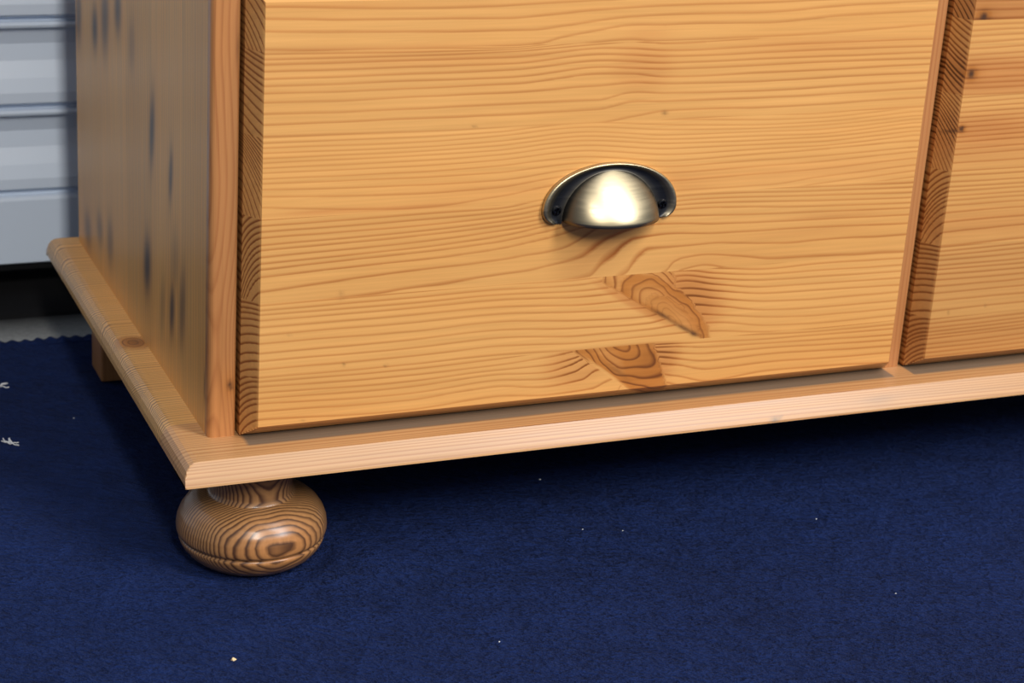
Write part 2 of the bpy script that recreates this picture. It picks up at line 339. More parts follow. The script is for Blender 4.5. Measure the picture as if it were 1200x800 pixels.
P = np.array([[(x, y+w*k_, FLOOR+z+(0.0006*math.sin(x*2*math.pi/0.0098) if 0.2 < k_ < 1 else 0)) for x, w in zip(ex, wv)] for y, z, k_ in rows])
link('edge_binding', grid_mesh('edge_binding', P), M_carpet, carpet, smooth=True)

# ------------------------------------------------------------------ the chest
chest = empty('chest_of_drawers', (0, 0, 0))
tag(chest, 'honey coloured pine chest of drawers standing on the navy carpet', 'chest')

def pchip(xq, xs, ys):
    h = np.diff(xs); dl = np.diff(ys)/h; m = np.zeros_like(ys)
    m[0] = dl[0]; m[-1] = dl[-1]
    for i in range(1, len(xs)-1):
        if dl[i-1]*dl[i] > 0: m[i] = (h[i-1]+h[i])/(h[i-1]/dl[i-1]+h[i]/dl[i]) if True else 0
        else: m[i] = 0.25*(dl[i-1]+dl[i])
    i = np.clip(np.searchsorted(xs, xq)-1, 0, len(xs)-2)
    t = np.clip((xq-xs[i])/h[i], 0, 1)
    return ys[i]*(1+2*t)*(1-t)**2+m[i]*h[i]*t*(1-t)**2+ys[i+1]*t*t*(3-2*t)+m[i+1]*h[i]*t*t*(t-1)
def phase_field(lines, x, z):
    """lines: list of (xs, zs) from top to bottom; returns phase and its slope in z"""
    Lz = np.array([pchip(x, lx, lz) for lx, lz in lines])
    for j in range(1, len(Lz)): Lz[j] = np.minimum(Lz[j], Lz[j-1]-0.0006)
    n = len(Lz)
    ph = np.zeros_like(x); sl = np.zeros_like(x)
    top = z >= Lz[0]; g0 = np.maximum(Lz[0]-Lz[1], 0.001)
    ph = np.where(top, -(z-Lz[0])/g0, ph); sl = np.where(top, 1/g0, sl)
    for j in range(n-1):
        g = Lz[j]-Lz[j+1]; m = (z < Lz[j]) & (z >= Lz[j+1])
        ph = np.where(m, j+(Lz[j]-z)/g, ph); sl = np.where(m, 1/g, sl)
    g1 = np.maximum(Lz[-2]-Lz[-1], 0.001); b = z < Lz[-1]
    ph = np.where(b, n-1+(Lz[-1]-z)/g1, ph); sl = np.where(b, 1/g1, sl)
    return ph, sl
def gauss(x, z, cx, cz, rx, rz, ang=0.0, p=1.0):
    c, s = math.cos(ang), math.sin(ang)
    u = ((x-cx)*c+(z-cz)*s)/rx; v = (-(x-cx)*s+(z-cz)*c)/rz
    return np.exp(-(u*u+v*v)**p)
def sstep(a, b, v):
    t = np.clip((v-a)/(b-a), 0, 1); return t*t*(3-2*t)

def make_stave(z_hi, z_lo, lines, shift, knots, strength, width, ox, first, last, xstep=0.0017, zstep=0.0013):
    """one glued board of a drawer front; ox moves the whole front along x"""
    nb = 7; tb = np.linspace(0, 1, nb+1)
    prof = lambda t: 1-(1-t)**1.25                       # slightly hollowed bevel towards the face
    cols = list(OX0+(FX0-OX0)*tb)[:-1]+list(np.linspace(FX0, FX1, int(round((FX1-FX0)/xstep))+1))+list(FX1+(OX1-FX1)*tb)[1:]
    cols = np.array(cols)
    a, b = (FZ1 if first else z_hi), (FZ0 if last else z_lo)
    rws = list(np.linspace(a, b, max(3, int(round((a-b)/zstep))+1)))
    if first: rws = [OZ1+(FZ1-OZ1)*t for t in tb[:-1]]+rws
    if last: rws = rws+[FZ0+(OZ0-FZ0)*t for t in tb[1:]]
    rws = np.array(rws)
    X, Z = np.meshgrid(cols, rws)
    tl = np.clip((FX0-X)/(FX0-OX0), 0, 1); tr = np.clip((X-FX1)/(OX1-FX1), 0, 1)
    tt = np.clip((Z-FZ1)/(OZ1-FZ1), 0, 1); tm = np.clip((FZ0-Z)/(FZ0-OZ0), 0, 1)
    dep = np.maximum.reduce([tl, tr, tt, tm])
    Y = YD+(YB-YD)*dep**1.12
    # ring field: on the bevels the cut runs into the depth of the board and shows the curve of the rings
    v = (z_hi-Z)/(z_hi-z_lo)
    (a0, b0), (a1, b1) = shift
    q = dep
    sh = ((a0+(a1-a0)*v)*q+(b0+(b1-b0)*v)*q*q)*1e-3
    sh = np.where(tr > 0, -0.6*sh, sh)
    sh = np.where((tt > 0) | (tm > 0), np.where((tl > 0) | (tr > 0), sh, sh*0.15), sh)
    ph, sl = phase_field(lines, np.clip(X, FX0, FX1)-(0 if ox == 0 else 0), Z-sh)
    lw = np.clip(width*sl, 0.20, 0.62)
    st = np.where(tl > 0, 1.45, strength)
    G = np.stack([ph, lw, st], -1); S = np.zeros(X.shape+(3,))
    S[..., 1] = 0.35*(tl > 0); S[..., 2] = (tl > 0)*(0.08+0.10*tl)   # end grain takes the varnish darker
    for fn in knots: fn(X, Z, G, S)
    P = np.stack([X+ox, Y, Z], -1)
    # skirts back to the drawer box
    def skirt(P, A, side):
        if side == 'l': e = P[:, :1].copy(); ea = A[:, :1]
        if side == 'r': e = P[:, -1:].copy(); ea = A[:, -1:]
        e[..., 1] = YB+0.012
        return (np.concatenate([e, P], 1) if side == 'l' else np.concatenate([P, e], 1)), (np.concatenate([ea, A], 1) if side == 'l' else np.concatenate([A, ea], 1))
    A = np.concatenate([G, S], -1)
    P, A = skirt(P, A, 'l'); P, A = skirt(P, A, 'r')
    t_ = P[:1].copy(); t_[..., 1] = YB+0.012; b_ = P[-1:].copy(); b_[..., 1] = YB+0.012
    P = np.concatenate([t_, P, b_], 0); A = np.concatenate([A[:1], A, A[-1:]], 0)
    me = grid_mesh('stave', P); attr(me, A[..., :3].reshape(-1, 3), A[..., 3:].reshape(-1, 3))
    return me

# --- knots and marks of the left drawer front -------------------------------------------------
def knot_oval(cx, cz, ang, ra, rb, n, clip, amount=1.0, ringw=0.32, strength=0.8, off=0.0):
    def fn(X, Z, G, S):
        c, s = math.cos(ang), math.sin(ang)
        dx, dz = X-cx, Z-cz
        u = (dx*c+dz*s)/ra; v = (-dx*s+dz*c)/rb
        e = np.sqrt(u*u+v*v)*(1+0.03*np.sin(u*9+v*4)+0.02*np.sin(v*11-u*6)+0.02*np.sin(u*23))
        inside = sstep(1.04, 0.96, e)*clip(X, Z)
        ph = e*n+off+0.35*np.sin(u*5+v*3)
        m = inside > 0.5
        G[..., 0] = np.where(m, ph, G[..., 0]); G[..., 1] = np.where(m, ringw, G[..., 1]); G[..., 2] = np.where(m, strength, G[..., 2])
        S[..., 0] = np.maximum(S[..., 0], inside*amount*(0.75+0.25*np.sin(e*9)))
    return fn
def mark(ch, cx, cz, rx, rz, amt, ang=0.0, p=1.0, clip=None):
    def fn(X, Z, G, S):
        g = gauss(X, Z, cx, cz, rx, rz, ang, p)*amt
        if clip is not None: g = g*clip(X, Z)
        S[..., ch] = np.clip(S[..., ch]+g, 0, 1)
    return fn
def strong(cx, cz, rx, rz, amt, ang=0.0):
    def fn(X, Z, G, S): G[..., 2] *= 1+amt*gauss(X, Z, cx, cz, rx, rz, ang)
    return fn
def calm(cx, cz, rx, rz, ang):
    def fn(X, Z, G, S):
        g = gauss(X, Z, cx, cz, rx, rz, ang, 2); G[..., 2] *= 1-g; S *= (1-g)[..., None]
    return fn
def thick(cx, cz, rx, rz, amt):
    def fn(X, Z, G, S): G[..., 1] *= 1+amt*gauss(X, Z, cx, cz, rx, rz)
    return fn
def knot_fade(cx, cz, rx, rz, ang, amt):
    def fn(X, Z, G, S): S[..., 0] *= 1-amt*gauss(X, Z, cx, cz, rx, rz, ang)
    return fn
def side_of(x0, z0, x1, z1, soft=0.0008):                 # 1 above / right of the line from (x0,z0) to (x1,z1)
    L = math.hypot(x1-x0, z1-z0); nx, nz = -(z1-z0)/L, (x1-x0)/L
    return lambda X, Z: sstep(-soft, soft, (X-x0)*nx+(Z-z0)*nz)
up1 = side_of(0.2534, 0.1010, 0.3330, 0.0538); rt1 = side_of(0.3440, 0.0560, 0.3020, 0.1010)
k1clip = lambda X, Z: up1(X, Z)*(1-rt1(X, Z)*0)
lf1 = side_of(0.3130, 0.0500, 0.3130, 0.1100, 0.004)
k1out = lambda X, Z: up1(X, Z)*lf1(X, Z)
KN_S4 = [mark(1, 0.300, 0.0800, 0.040, 0.022, 0.55, -0.7, 2, up1),
         mark(1, 0.327, 0.0790, 0.025, 0.020, 1.0, -0.8, 2, up1), mark(0, 0.324, 0.0800, 0.016, 0.014, 0.30, -0.8, 2, up1),
         strong(0.327, 0.080, 0.026, 0.020, 1.5), strong(0.262, 0.088, 0.016, 0.010, 0.6),
         knot_oval(0.3085, 0.0702, -0.70, 0.0565, 0.0240, 7.0, k1out, 0.42, strength=1.25),
         knot_oval(0.3085, 0.0702, -0.70, 0.0410, 0.0172, 5.0, up1, 1.0, strength=0.9),
         knot_oval(0.3145, 0.0668, -0.70, 0.0250, 0.0095, 4.0, up1, 0.85, strength=0.35, off=0.4), mark(1, 0.312, 0.0690, 0.020, 0.006, -0.6, -0.70), knot_fade(0.3125, 0.0690, 0.022, 0.0075, -0.70, 0.35),
         mark(1, 0.286, 0.0795, 0.034, 0.0030, 0.9, -0.54, 2),
         mark(0, 0.262, 0.0930, 0.012, 0.0060, 0.45, -0.6, 1, up1),
         mark(2, 0.3060, 0.0708, 0.0085, 0.0012, 0.85, -0.53), mark(2, 0.3225, 0.0605, 0.0090, 0.0014, 0.8, -0.50), mark(2, 0.3300, 0.0560, 0.0030, 0.0016, 0.7, -0.3), mark(0, 0.2980, 0.0745, 0.014, 0.0020, 0.6, -0.53),
         mark(2, 0.0996, 0.0573, 0.0012, 0.0008, 0.55, 0.5), mark(2, 0.1256, 0.0540, 0.0012, 0.0008, 0.5, 0.4),
         mark(2, 0.0661, 0.0788, 0.0014, 0.0006, 0.3), mark(2, 0.0975, 0.0985, 0.0030, 0.0010, 0.22, 0.3)]
lf2 = side_of(0.2864, 0.0229, 0.2471, 0.0523); rt2 = side_of(0.3160, 0.0230, 0.2990, 0.0540)
body2 = lambda X, Z: (1-lf2(X, Z))*1.0
def below(f): return lambda X, Z: 1-f(X, Z)
d2u = side_of(0.2471, 0.0523, 0.2900, 0.0215); d2r = side_of(0.3150, 0.0200, 0.3010, 0.0540, 0.001)
k2clip = lambda X, Z: d2u(X, Z)*d2r(X, Z)
KN_S5 = [mark(1, 0.2500, 0.0430, 0.022, 0.014, 0.65, 0, 2, below(d2u)), mark(1, 0.309, 0.043, 0.013, 0.013, 0.85, 0, 2),
         strong(0.252, 0.043, 0.018, 0.014, 1.3), strong(0.309, 0.045, 0.013, 0.013, 1.4),
         knot_oval(0.2800, 0.0545, -0.70, 0.056, 0.024, 6.0, k2clip, 1.0, strength=1.15), mark(2, 0.300, 0.042, 0.010, 0.010, 0.18, 0, 1, k2clip),
         mark(0, 0.297, 0.0380, 0.015, 0.013, 0.9, -0.6, 2, k2clip), mark(1, 0.285, 0.040, 0.03, 0.018, 0.7, -0.5, 2, d2u),
         calm(0.2720, 0.0345, 0.020, 0.0011, -0.66), mark(2, 0.279, 0.0355, 0.009, 0.0016, 0.40, -0.65), mark(0, 0.2660, 0.0440, 0.014, 0.0030, 0.5, -0.66),
         mark(2, 0.0756, 0.0241, 0.0015, 0.0007, 0.25)]
KN_S3 = [thick(0.268, 0.116, 0.022, 0.014, 1.3), mark(1, 0.262, 0.122, 0.035, 0.012, 0.45, 0.7), strong(0.268, 0.118, 0.024, 0.014, 0.7), mark(1, 0.330, 0.105, 0.05, 0.006, 0.25),
         mark(2, 0.0965, 0.1015, 0.0016, 0.0016, 0.25), mark(1, 0.4, 0.118, 0.05, 0.003, 0.35), mark(1, 0.42, 0.128, 0.04, 0.002, 0.5)]
KN_S2 = [mark(1, 0.085, 0.1512, 0.030, 0.0016, 0.9), mark(1, 0.140, 0.1505, 0.028, 0.0016, 0.8), mark(1, 0.19, 0.158, 0.06, 0.006, 0.35), mark(1, 0.40, 0.158, 0.09, 0.008, 0.45),
         mark(1, 0.30, 0.156, 0.03, 0.008, 0.4)]
KN_S1 = [mark(1, 0.278, 0.2270, 0.020, 0.014, 0.45, 0, 2), strong(0.283, 0.227, 0.012, 0.016, 0.5), mark(1, 0.14, 0.238, 0.10, 0.006, 0.35), mark(1, 0.40, 0.238, 0.06, 0.006, 0.4),
         mark(2, 0.1733, 0.1968, 0.0016, 0.0008, 0.35), mark(2, 0.2950, 0.1998, 0.0018, 0.0012, 0.6)]
KN_S0 = [mark(1, 0.10, 0.2432, 0.10, 0.0022, 0.6), mark(1, 0.17, 0.2665, 0.02, 0.002, 0.2), mark(1, 0.28, 0.2470, 0.016, 0.005, 0.4), mark(1, 0.09, 0.2680, 0.05, 0.0018, 0.35)]
KNOTS1 = [KN_S0, KN_S1, KN_S2, KN_S3, KN_S4, KN_S5]
SHIFT1 = [((13, 0), (24, 6)), ((3, 1.5), (9, 3)), ((6, 6), (26, 16)), ((-4, -4), (-9, -16)), ((0.5, -1.5), (-1, -4.5)), ((-1, -4), (-5, -9))]
STR1 = [0.58, 0.64, 0.50, 0.72, 0.64, 0.70]
TINT1 = [0.99, 0.98, 1.03, 0.97, 1.02, 1.0]
WID1 = [0.0019, 0.0017, 0.0014, 0.0016, 0.0016, 0.0016]

def add_front(drawer, seams, lines, shifts, knots, strs, tints, wids, ox, mat):
    n = len(seams)-1
    for i in range(n):
        me = make_stave(seams[i], seams[i+1], lines[i], shifts[i], knots[i], strs[i], wids[i], ox, i == 0, i == n-1)
        o = link('stave', me, mat, drawer, smooth=False); o['tint'] = tints[i]

def drawer_box(ox):
    t = 0.012; x0, x1, z0, z1 = ox+OX0+0.004, ox+OX1-0.004, OZ0+0.006, OZ1-0.02
    y0, y1 = YB+0.006, DEPTH-0.03
    return multi_box('drawer', [(x0, x1, y0, y0+t, z0, OZ1-0.004), (x0, x0+t, y0+t, y1-t, z0, z1), (x1-t, x1, y0+t, y1-t, z0, z1), (x0, x1, y1-t, y1, z0, z1), (x0+t, x1-t, y0+t, y1-t, z0+0.006, z0+0.012)])

# --- cup handle -----------------------------------------------------------------------------
def cup_handle_mesh():
    CX, Z0 = 0.2632, 0.1432
    A_, B_ = 0.0443, 0.0280
    n = 72
    # outer outline of the backplate: half oval closed by rounded lower corners
    out = []
    cr = 0.0072
    for t in np.linspace(-math.pi/2, 0, 9)[:-1]: out.append((A_-cr+cr*math.cos(t), cr*math.sin(t)))
    for t in np.linspace(0, math.pi, n): out.append((A_*math.cos(t), B_*abs(math.sin(t))**0.92))
    for t in np.linspace(math.pi, 1.5*math.pi, 9)[1:]: out.append((-A_+cr+cr*math.cos(t), cr*math.sin(t)))
    out = np.array(out)
    ai, bi = 0.0312, 0.0296; zb = -0.0064                # dome opening, sits lower than the oval
    inn = []
    m = len(out); 
    for i, (x, z) in enumerate(out):
        if i < 8: th = 0.0+0.02*i
        elif i >= m-8: th = math.pi-0.02*(m-1-i)
        else: th = 0.16+(math.pi-0.32)*(i-8)/(m-17)
        inn.append((ai*math.cos(th), zb+bi*math.sin(th)))
    inn = np.array(inn); inn[0, 1] = inn[-1, 1] = -0.0082; inn[1, 1] = inn[-2, 1] = -0.0076
    prof = [(1.0, 0.0000), (1.0, 0.0018), (0.97, 0.0030), (0.90, 0.0036), (0.80, 0.0034), (0.68, 0.0022), (0.52, 0.0015), (0.30, 0.0013), (0.08, 0.0014), (0.0, 0.0016)]
    pat_p = [0.5, 0.2, 0.0, 0.0, 0.10, 0.75, 1.0, 1.0, 0.9, 0.75]
    V, F, pat = [], [], []
    for (s, h), pp in zip(prof, pat_p):
        for i in range(m):
            x, z = inn[i]*(1-s)+out[i]*s; e0 = (i == 0 or i == m-1) and s < 0.9
            V.append((CX+x, YD-h, Z0+z)); 
            e = 1.0 if (i < 9 or i >= m-9) else 0.0
            pat.append(max(pp, 0.55*e))
    for r in range(len(prof)-1):
        for i in range(m-1):
            a = r*m+i; F.append((a, a+1, a+m+1, a+m))
    # dome: open at the bottom, sloping forward from the backplate to the lip
    nu, nv = 48, 20; D = 0.0215
    def dome(kk, flip):
        b = len(V)
        for j in range(nv+1):
            t = math.sin((j/nv)*math.pi/2*0.985)
            wv_ = math.sqrt(max(0.0, 1-t*t)); dv = D*(1-t**1.5)
            for i in range(nu+1):
                u = -math.pi/2+math.pi*i/nu
                V.append((CX+ai*kk*math.sin(u)*wv_, YD-0.0014-kk*dv*math.cos(u)**0.9, Z0+zb+bi*kk*t))
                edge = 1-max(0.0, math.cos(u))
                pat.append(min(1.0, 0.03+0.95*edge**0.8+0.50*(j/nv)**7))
        for j in range(nv):
            for i in range(nu):
                a = b+j*(nu+1)+i; f = (a, a+nu+1, a+nu+2, a+1)
                F.append(f if not flip else f[::-1])
        return b
    b1 = dome(1.0, False); b2 = dome(0.955, True)
    for i in range(nu): F.append((b1+i, b1+i+1, b2+i+1, b2+i))
    me = bpy.data.meshes.new('cup_handle'); me.from_pydata(V, [], [f[::-1] for f in F]); me.update()
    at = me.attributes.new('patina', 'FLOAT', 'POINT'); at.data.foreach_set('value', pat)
    return me
def screw_mesh(cx, cz):
    V, F = [], []; n = 24; R_ = 0.0031
    rings = [(1.0, 0.0010), (0.98, 0.0019), (0.80, 0.0026), (0.62, 0.0027)]
    for s, h in rings:
        for i in range(n):
            t = 2*math.pi*i/n; V.append((cx+R_*s*math.cos(t), YD-h, cz+R_*s*math.sin(t)))
    for r in range(len(rings)-1):
        for i in range(n): F.append((r*n+i, r*n+(i+1) % n, (r+1)*n+(i+1) % n, (r+1)*n+i))
    # cross recess: inner ring alternating deep and shallow
    b = len(V)
    for i in range(n):
        t = 2*math.pi*i/n; arm = abs(math.cos(2*t+0.6)) > 0.72
        s = 0.50 if arm else 0.22
        V.append((cx+R_*s*math.cos(t), YD-(0.0026 if not arm else 0.0016), cz+R_*s*math.sin(t)))
    for i in range(n): F.append((3*n+i, 3*n+(i+1) % n, b+(i+1) % n, b+i))
    V.append((cx, YD-0.0012, cz)); c_ = len(V)-1
    for i in range(n): F.append((b+i, b+(i+1) % n, c_))
    me = bpy.data.meshes.new('screw'); me.from_pydata(V, [], F); me.update(); return me

L1 = [[(np.array([p[0] for p in l])*1e-4, np.array([p[1] for p in l])*1e-4) for l in s] for s in LINES]
drawer1 = link('drawer', drawer_box(0.0), M_box, chest)
add_front(drawer1, SEAM1, L1, SHIFT1, KNOTS1, STR1, TINT1, WID1, 0.0, M_front)
handle_me = cup_handle_mesh()
h1 = link('cup_handle', handle_me, M_brass, drawer1, smooth=True); h1['label'] = 'antique brass cup handle with bright domed middle'
screw_mes = [screw_mesh(0.2282, 0.1436), screw_mesh(0.2982, 0.1436)]
for sm in screw_mes: link('screw', sm, M_screw, drawer1, smooth=False)

# right drawer: only its left end is in the picture
PITCH = 0.4583
rng = np.random.default_rng(5)
L2 = []
for s in LINES2:
    st_ = []
    for z in s:
        xs_ = np.linspace(FX0, FX1, 9); ph0 = rng.uniform(0, 6)
        st_.append((xs_, z*1e-4+(xs_-FX0)*0.010+0.0006*np.sin(xs_*22+z*0.01)))
    L2.append(st_)
def dot_knot(cx, cz, r, halo):
    return [mark(0, cx, cz, r*2.6, r*2.0, halo), mark(0, cx, cz, r*1.5, r*1.4, 1.0, 0, 2), mark(2, cx, cz, r*0.80, r*0.85, 1.0, 0, 2), mark(1, cx+0.02, cz, 0.05, 0.011, 1.0), strong(cx+0.02, cz, 0.05, 0.011, 0.6)]
ox2 = lambda x: x-PITCH
KNOTS2 = [dot_knot(ox2(0.5142), 0.2524, 0.0036, 0.8)+[mark(1, 0.06, 0.262, 0.2, 0.02, 0.9)],
          dot_knot(ox2(0.5109), 0.2162, 0.0034, 0.7)+[mark(1, 0.10, 0.212, 0.2, 0.012, 0.7)],
          dot_knot(ox2(0.5098), 0.1804, 0.0022, 0.3)+[mark(2, ox2(0.5050), 0.1785, 0.0050, 0.0008, 0.85, 0.45), mark(1, 0.10, 0.165, 0.2, 0.012, 0.45)],
          [mark(1, 0.10, 0.115, 0.2, 0.012, 0.55)], [mark(1, 0.10, 0.080, 0.2, 0.025, 0.35), mark(2, ox2(0.5209), 0.0545, 0.0006, 0.0014, 0.5), mark(2, ox2(0.5499), 0.0570, 0.0009, 0.0008, 0.55)], [mark(1, 0.10, 0.035, 0.2, 0.02, 0.5)]]
SHIFT2 = [((12, 0), (20, 5)), ((5, 3), (7, 5)), ((8, 4), (22, 10)), ((-5, -4), (-9, -14)), ((0, -1), (-1, -3)), ((-1, -3), (-5, -8))]
drawer2 = link('drawer', drawer_box(PITCH), M_box, chest)
add_front(drawer2, SEAM2, L2, SHIFT2, KNOTS2, [0.7, 0.6, 0.65, 0.7, 0.7, 0.72], [0.82, 0.93, 0.93, 0.90, 0.83, 0.81], WID1, PITCH, M_front)
h2 = link('cup_handle', handle_me, M_brass, drawer2, smooth=True); h2.location.x = PITCH
for sm in screw_mes: o = link('screw', sm, M_screw, drawer2); o.location.x = PITCH

# --- straight timber with simple ring fields ---------------------------------------------------
def timber(name, P, phase, lw, strength, mat, parent, tint=1.0, stain=None, closed=False, smooth=False):
    me = grid_mesh(name, P, closed)
    n = P.shape[0]*P.shape[1]
    G = np.stack([phase.ravel(), np.broadcast_to(lw, phase.shape).ravel(), np.broadcast_to(strength, phase.shape).ravel()], -1)
    attr(me, G, None if stain is None else stain.reshape(-1, 3))
    o = link(name, me, mat, parent, smooth); o['tint'] = tint
    return o
def add_end_caps(me): pass

# plinth: boards glued edge to edge, grain along x, their ends showing on the rounded left edge
plinth = link('plinth', box_mesh('plinth', 0.012, W-0.012, 0.014, DEPTH+0.003, 0.0008, PT-0.0008), M_box, chest)
PY = [0.0, 0.062, 0.118, 0.163, 0.212, 0.252, 0.305, 0.362, DEPTH+0.009]
lprof = [(0.0012, 0.0), (0.0, 0.0016), (0.0004, 0.0050), (0.0017, 0.0086), (0.0038, 0.0113), (0.0066, 0.0126), (0.0095, PT)]
rp = np.random.default_rng(11)
for i in range(len(PY)-1):
    y0, y1 = PY[i], PY[i+1]
    cx = [p[0] for p in lprof]+list(np.linspace(0.013, 0.0405, 20))+list(np.linspace(0.0412, 0.10, 24))+list(np.linspace(0.104, 0.4832, 150))+[0.4842, 0.4985, 0.4998]+list(np.linspace(0.51, W-0.02, 30))+[W-p[0] for p in lprof[::-1]]
    cz = [p[1] for p in lprof]+[PT]*(len(cx)-14)+[p[1] for p in lprof[::-1]]
    if i == 0: ry = [0.0, 0.0004]+list(np.linspace(0.0016, 0.0072, 10))+list(np.linspace(0.0082, 0.045, 60))+list(np.linspace(0.047, y1, 8))
    else: ry = list(np.linspace(y0, y1, 36))
    cx, cz, ry = np.array(cx), np.array(cz), np.array(ry)
    zf = np.where(ry < 0.0072, np.interp(ry, [0, 0.0004, 0.0016, 0.0072], [0.0, 0.0012, 0.0034, PT]), PT) if i == 0 else np.full_like(ry, PT)
    Xg, Yg = np.meshgrid(cx, ry); Zg = np.minimum(cz[None, :]+0*Yg, zf[:, None]+0*Xg)
    if i == 0: Xg = np.where(Xg < 0.0095, np.maximum(Xg, 0.0), Xg)
    dl = (PT-Zg)*np.where(Yg < 0.0072, 0.0, 1.0) if i == 0 else (PT-Zg)
    sp = rp.uniform(0.0024, 0.0040); c0 = rp.uniform(0.2, 0.8)
    yc = (Yg-y0)/(y1-y0)
    curve = (rp.uniform(0.5, 1.3)*(1 if rp.random() < 0.5 else -1))*dl + (yc-c0)*dl*1.1
    wav = 0.0012*np.sin(Xg*rp.uniform(6, 12)+rp.uniform(0, 6))+Xg*rp.uniform(-0.012, 0.012)
    if i == 0:
        # front board: rings run flat along the moulded edge
        rr = np.where(Yg < 0.0075, (PT-Zg)*0.9-0.0005, -(Yg-0.0075)*0.55)+wav*0.6+curve*0.4
        ph = rr/0.0017+0.6*np.sin(rr*400)
    else:
        rr = Yg+wav+curve; ph = rr/sp+0.7*np.sin(rr*210+i)
    lwv = 0.42 if i == 0 else 0.34
    stv = np.where(Xg < 0.008, 1.6 if i else 1.0, 0.90)*(0.95 if i == 0 else 1.0)
    Sx = np.zeros(Xg.shape+(3,))
    if y0 < 0.1990 <= y1:
        e = gauss(Xg, Yg, 0.0150, 0.1990, 0.0105, 0.0125, 0.3, 2); ring = np.sqrt(((Xg-0.015)/0.0105)**2+((Yg-0.199)/0.0125)**2)
        ph = np.where(e > 0.4, ring*3, ph); Sx[..., 0] = e; Sx[..., 2] = 0.65*gauss(Xg, Yg, 0.017, 0.1995, 0.007, 0.008)
    if i == 0:
        Sx[..., 2] += 0.95*gauss(Xg, Zg, 0.3816, 0.0020, 0.0030, 0.0014)+0.6*gauss(Xg, Zg, 0.3860, 0.0028, 0.0016, 0.0008)
        grey_band = sstep(0.0205, 0.0240, Yg)*((Xg > OX0+0.0005)*(Xg < OX1-0.0005)+(Xg > OX0+0.4583)*(Xg < OX1+0.4583))
        Sx[..., 2] = np.maximum(Sx[..., 2], 0.80*grey_band)           # grey band on the plinth top below each drawer
        Sx[..., 2] += 0.22*gauss(Xg, Zg, 0.4608, 0.0062, 0.013, 0.003)
    P = np.stack([Xg, Yg, Zg], -1)
    bot = P[:1].copy() if i == 0 else None
    if i == 0:                                    # underside return
        b2 = P[0].copy(); b2[:, 1] = 0.03; b2[:, 2] = 0.0
        P = np.concatenate([b2[None], P], 0); ph = np.concatenate([ph[:1], ph], 0); stv = np.concatenate([stv[:1], stv], 0); Sx = np.concatenate([Sx[:1], Sx], 0)
    if i == len(PY)-2:
        b2 = P[-1].copy(); b2[:, 2] = 0.0
        P = np.concatenate([P, b2[None]], 0); ph = np.concatenate([ph, ph[-1:]], 0); stv = np.concatenate([stv, stv[-1:]], 0); Sx = np.concatenate([Sx, Sx[-1:]], 0)
    timber('stave', P, ph, lwv, stv, M_plinth if i == 0 else M_base, plinth, [1.05, 1.0, 0.94, 0.98, 0.93, 0.97, 0.9, 0.92][i], Sx)

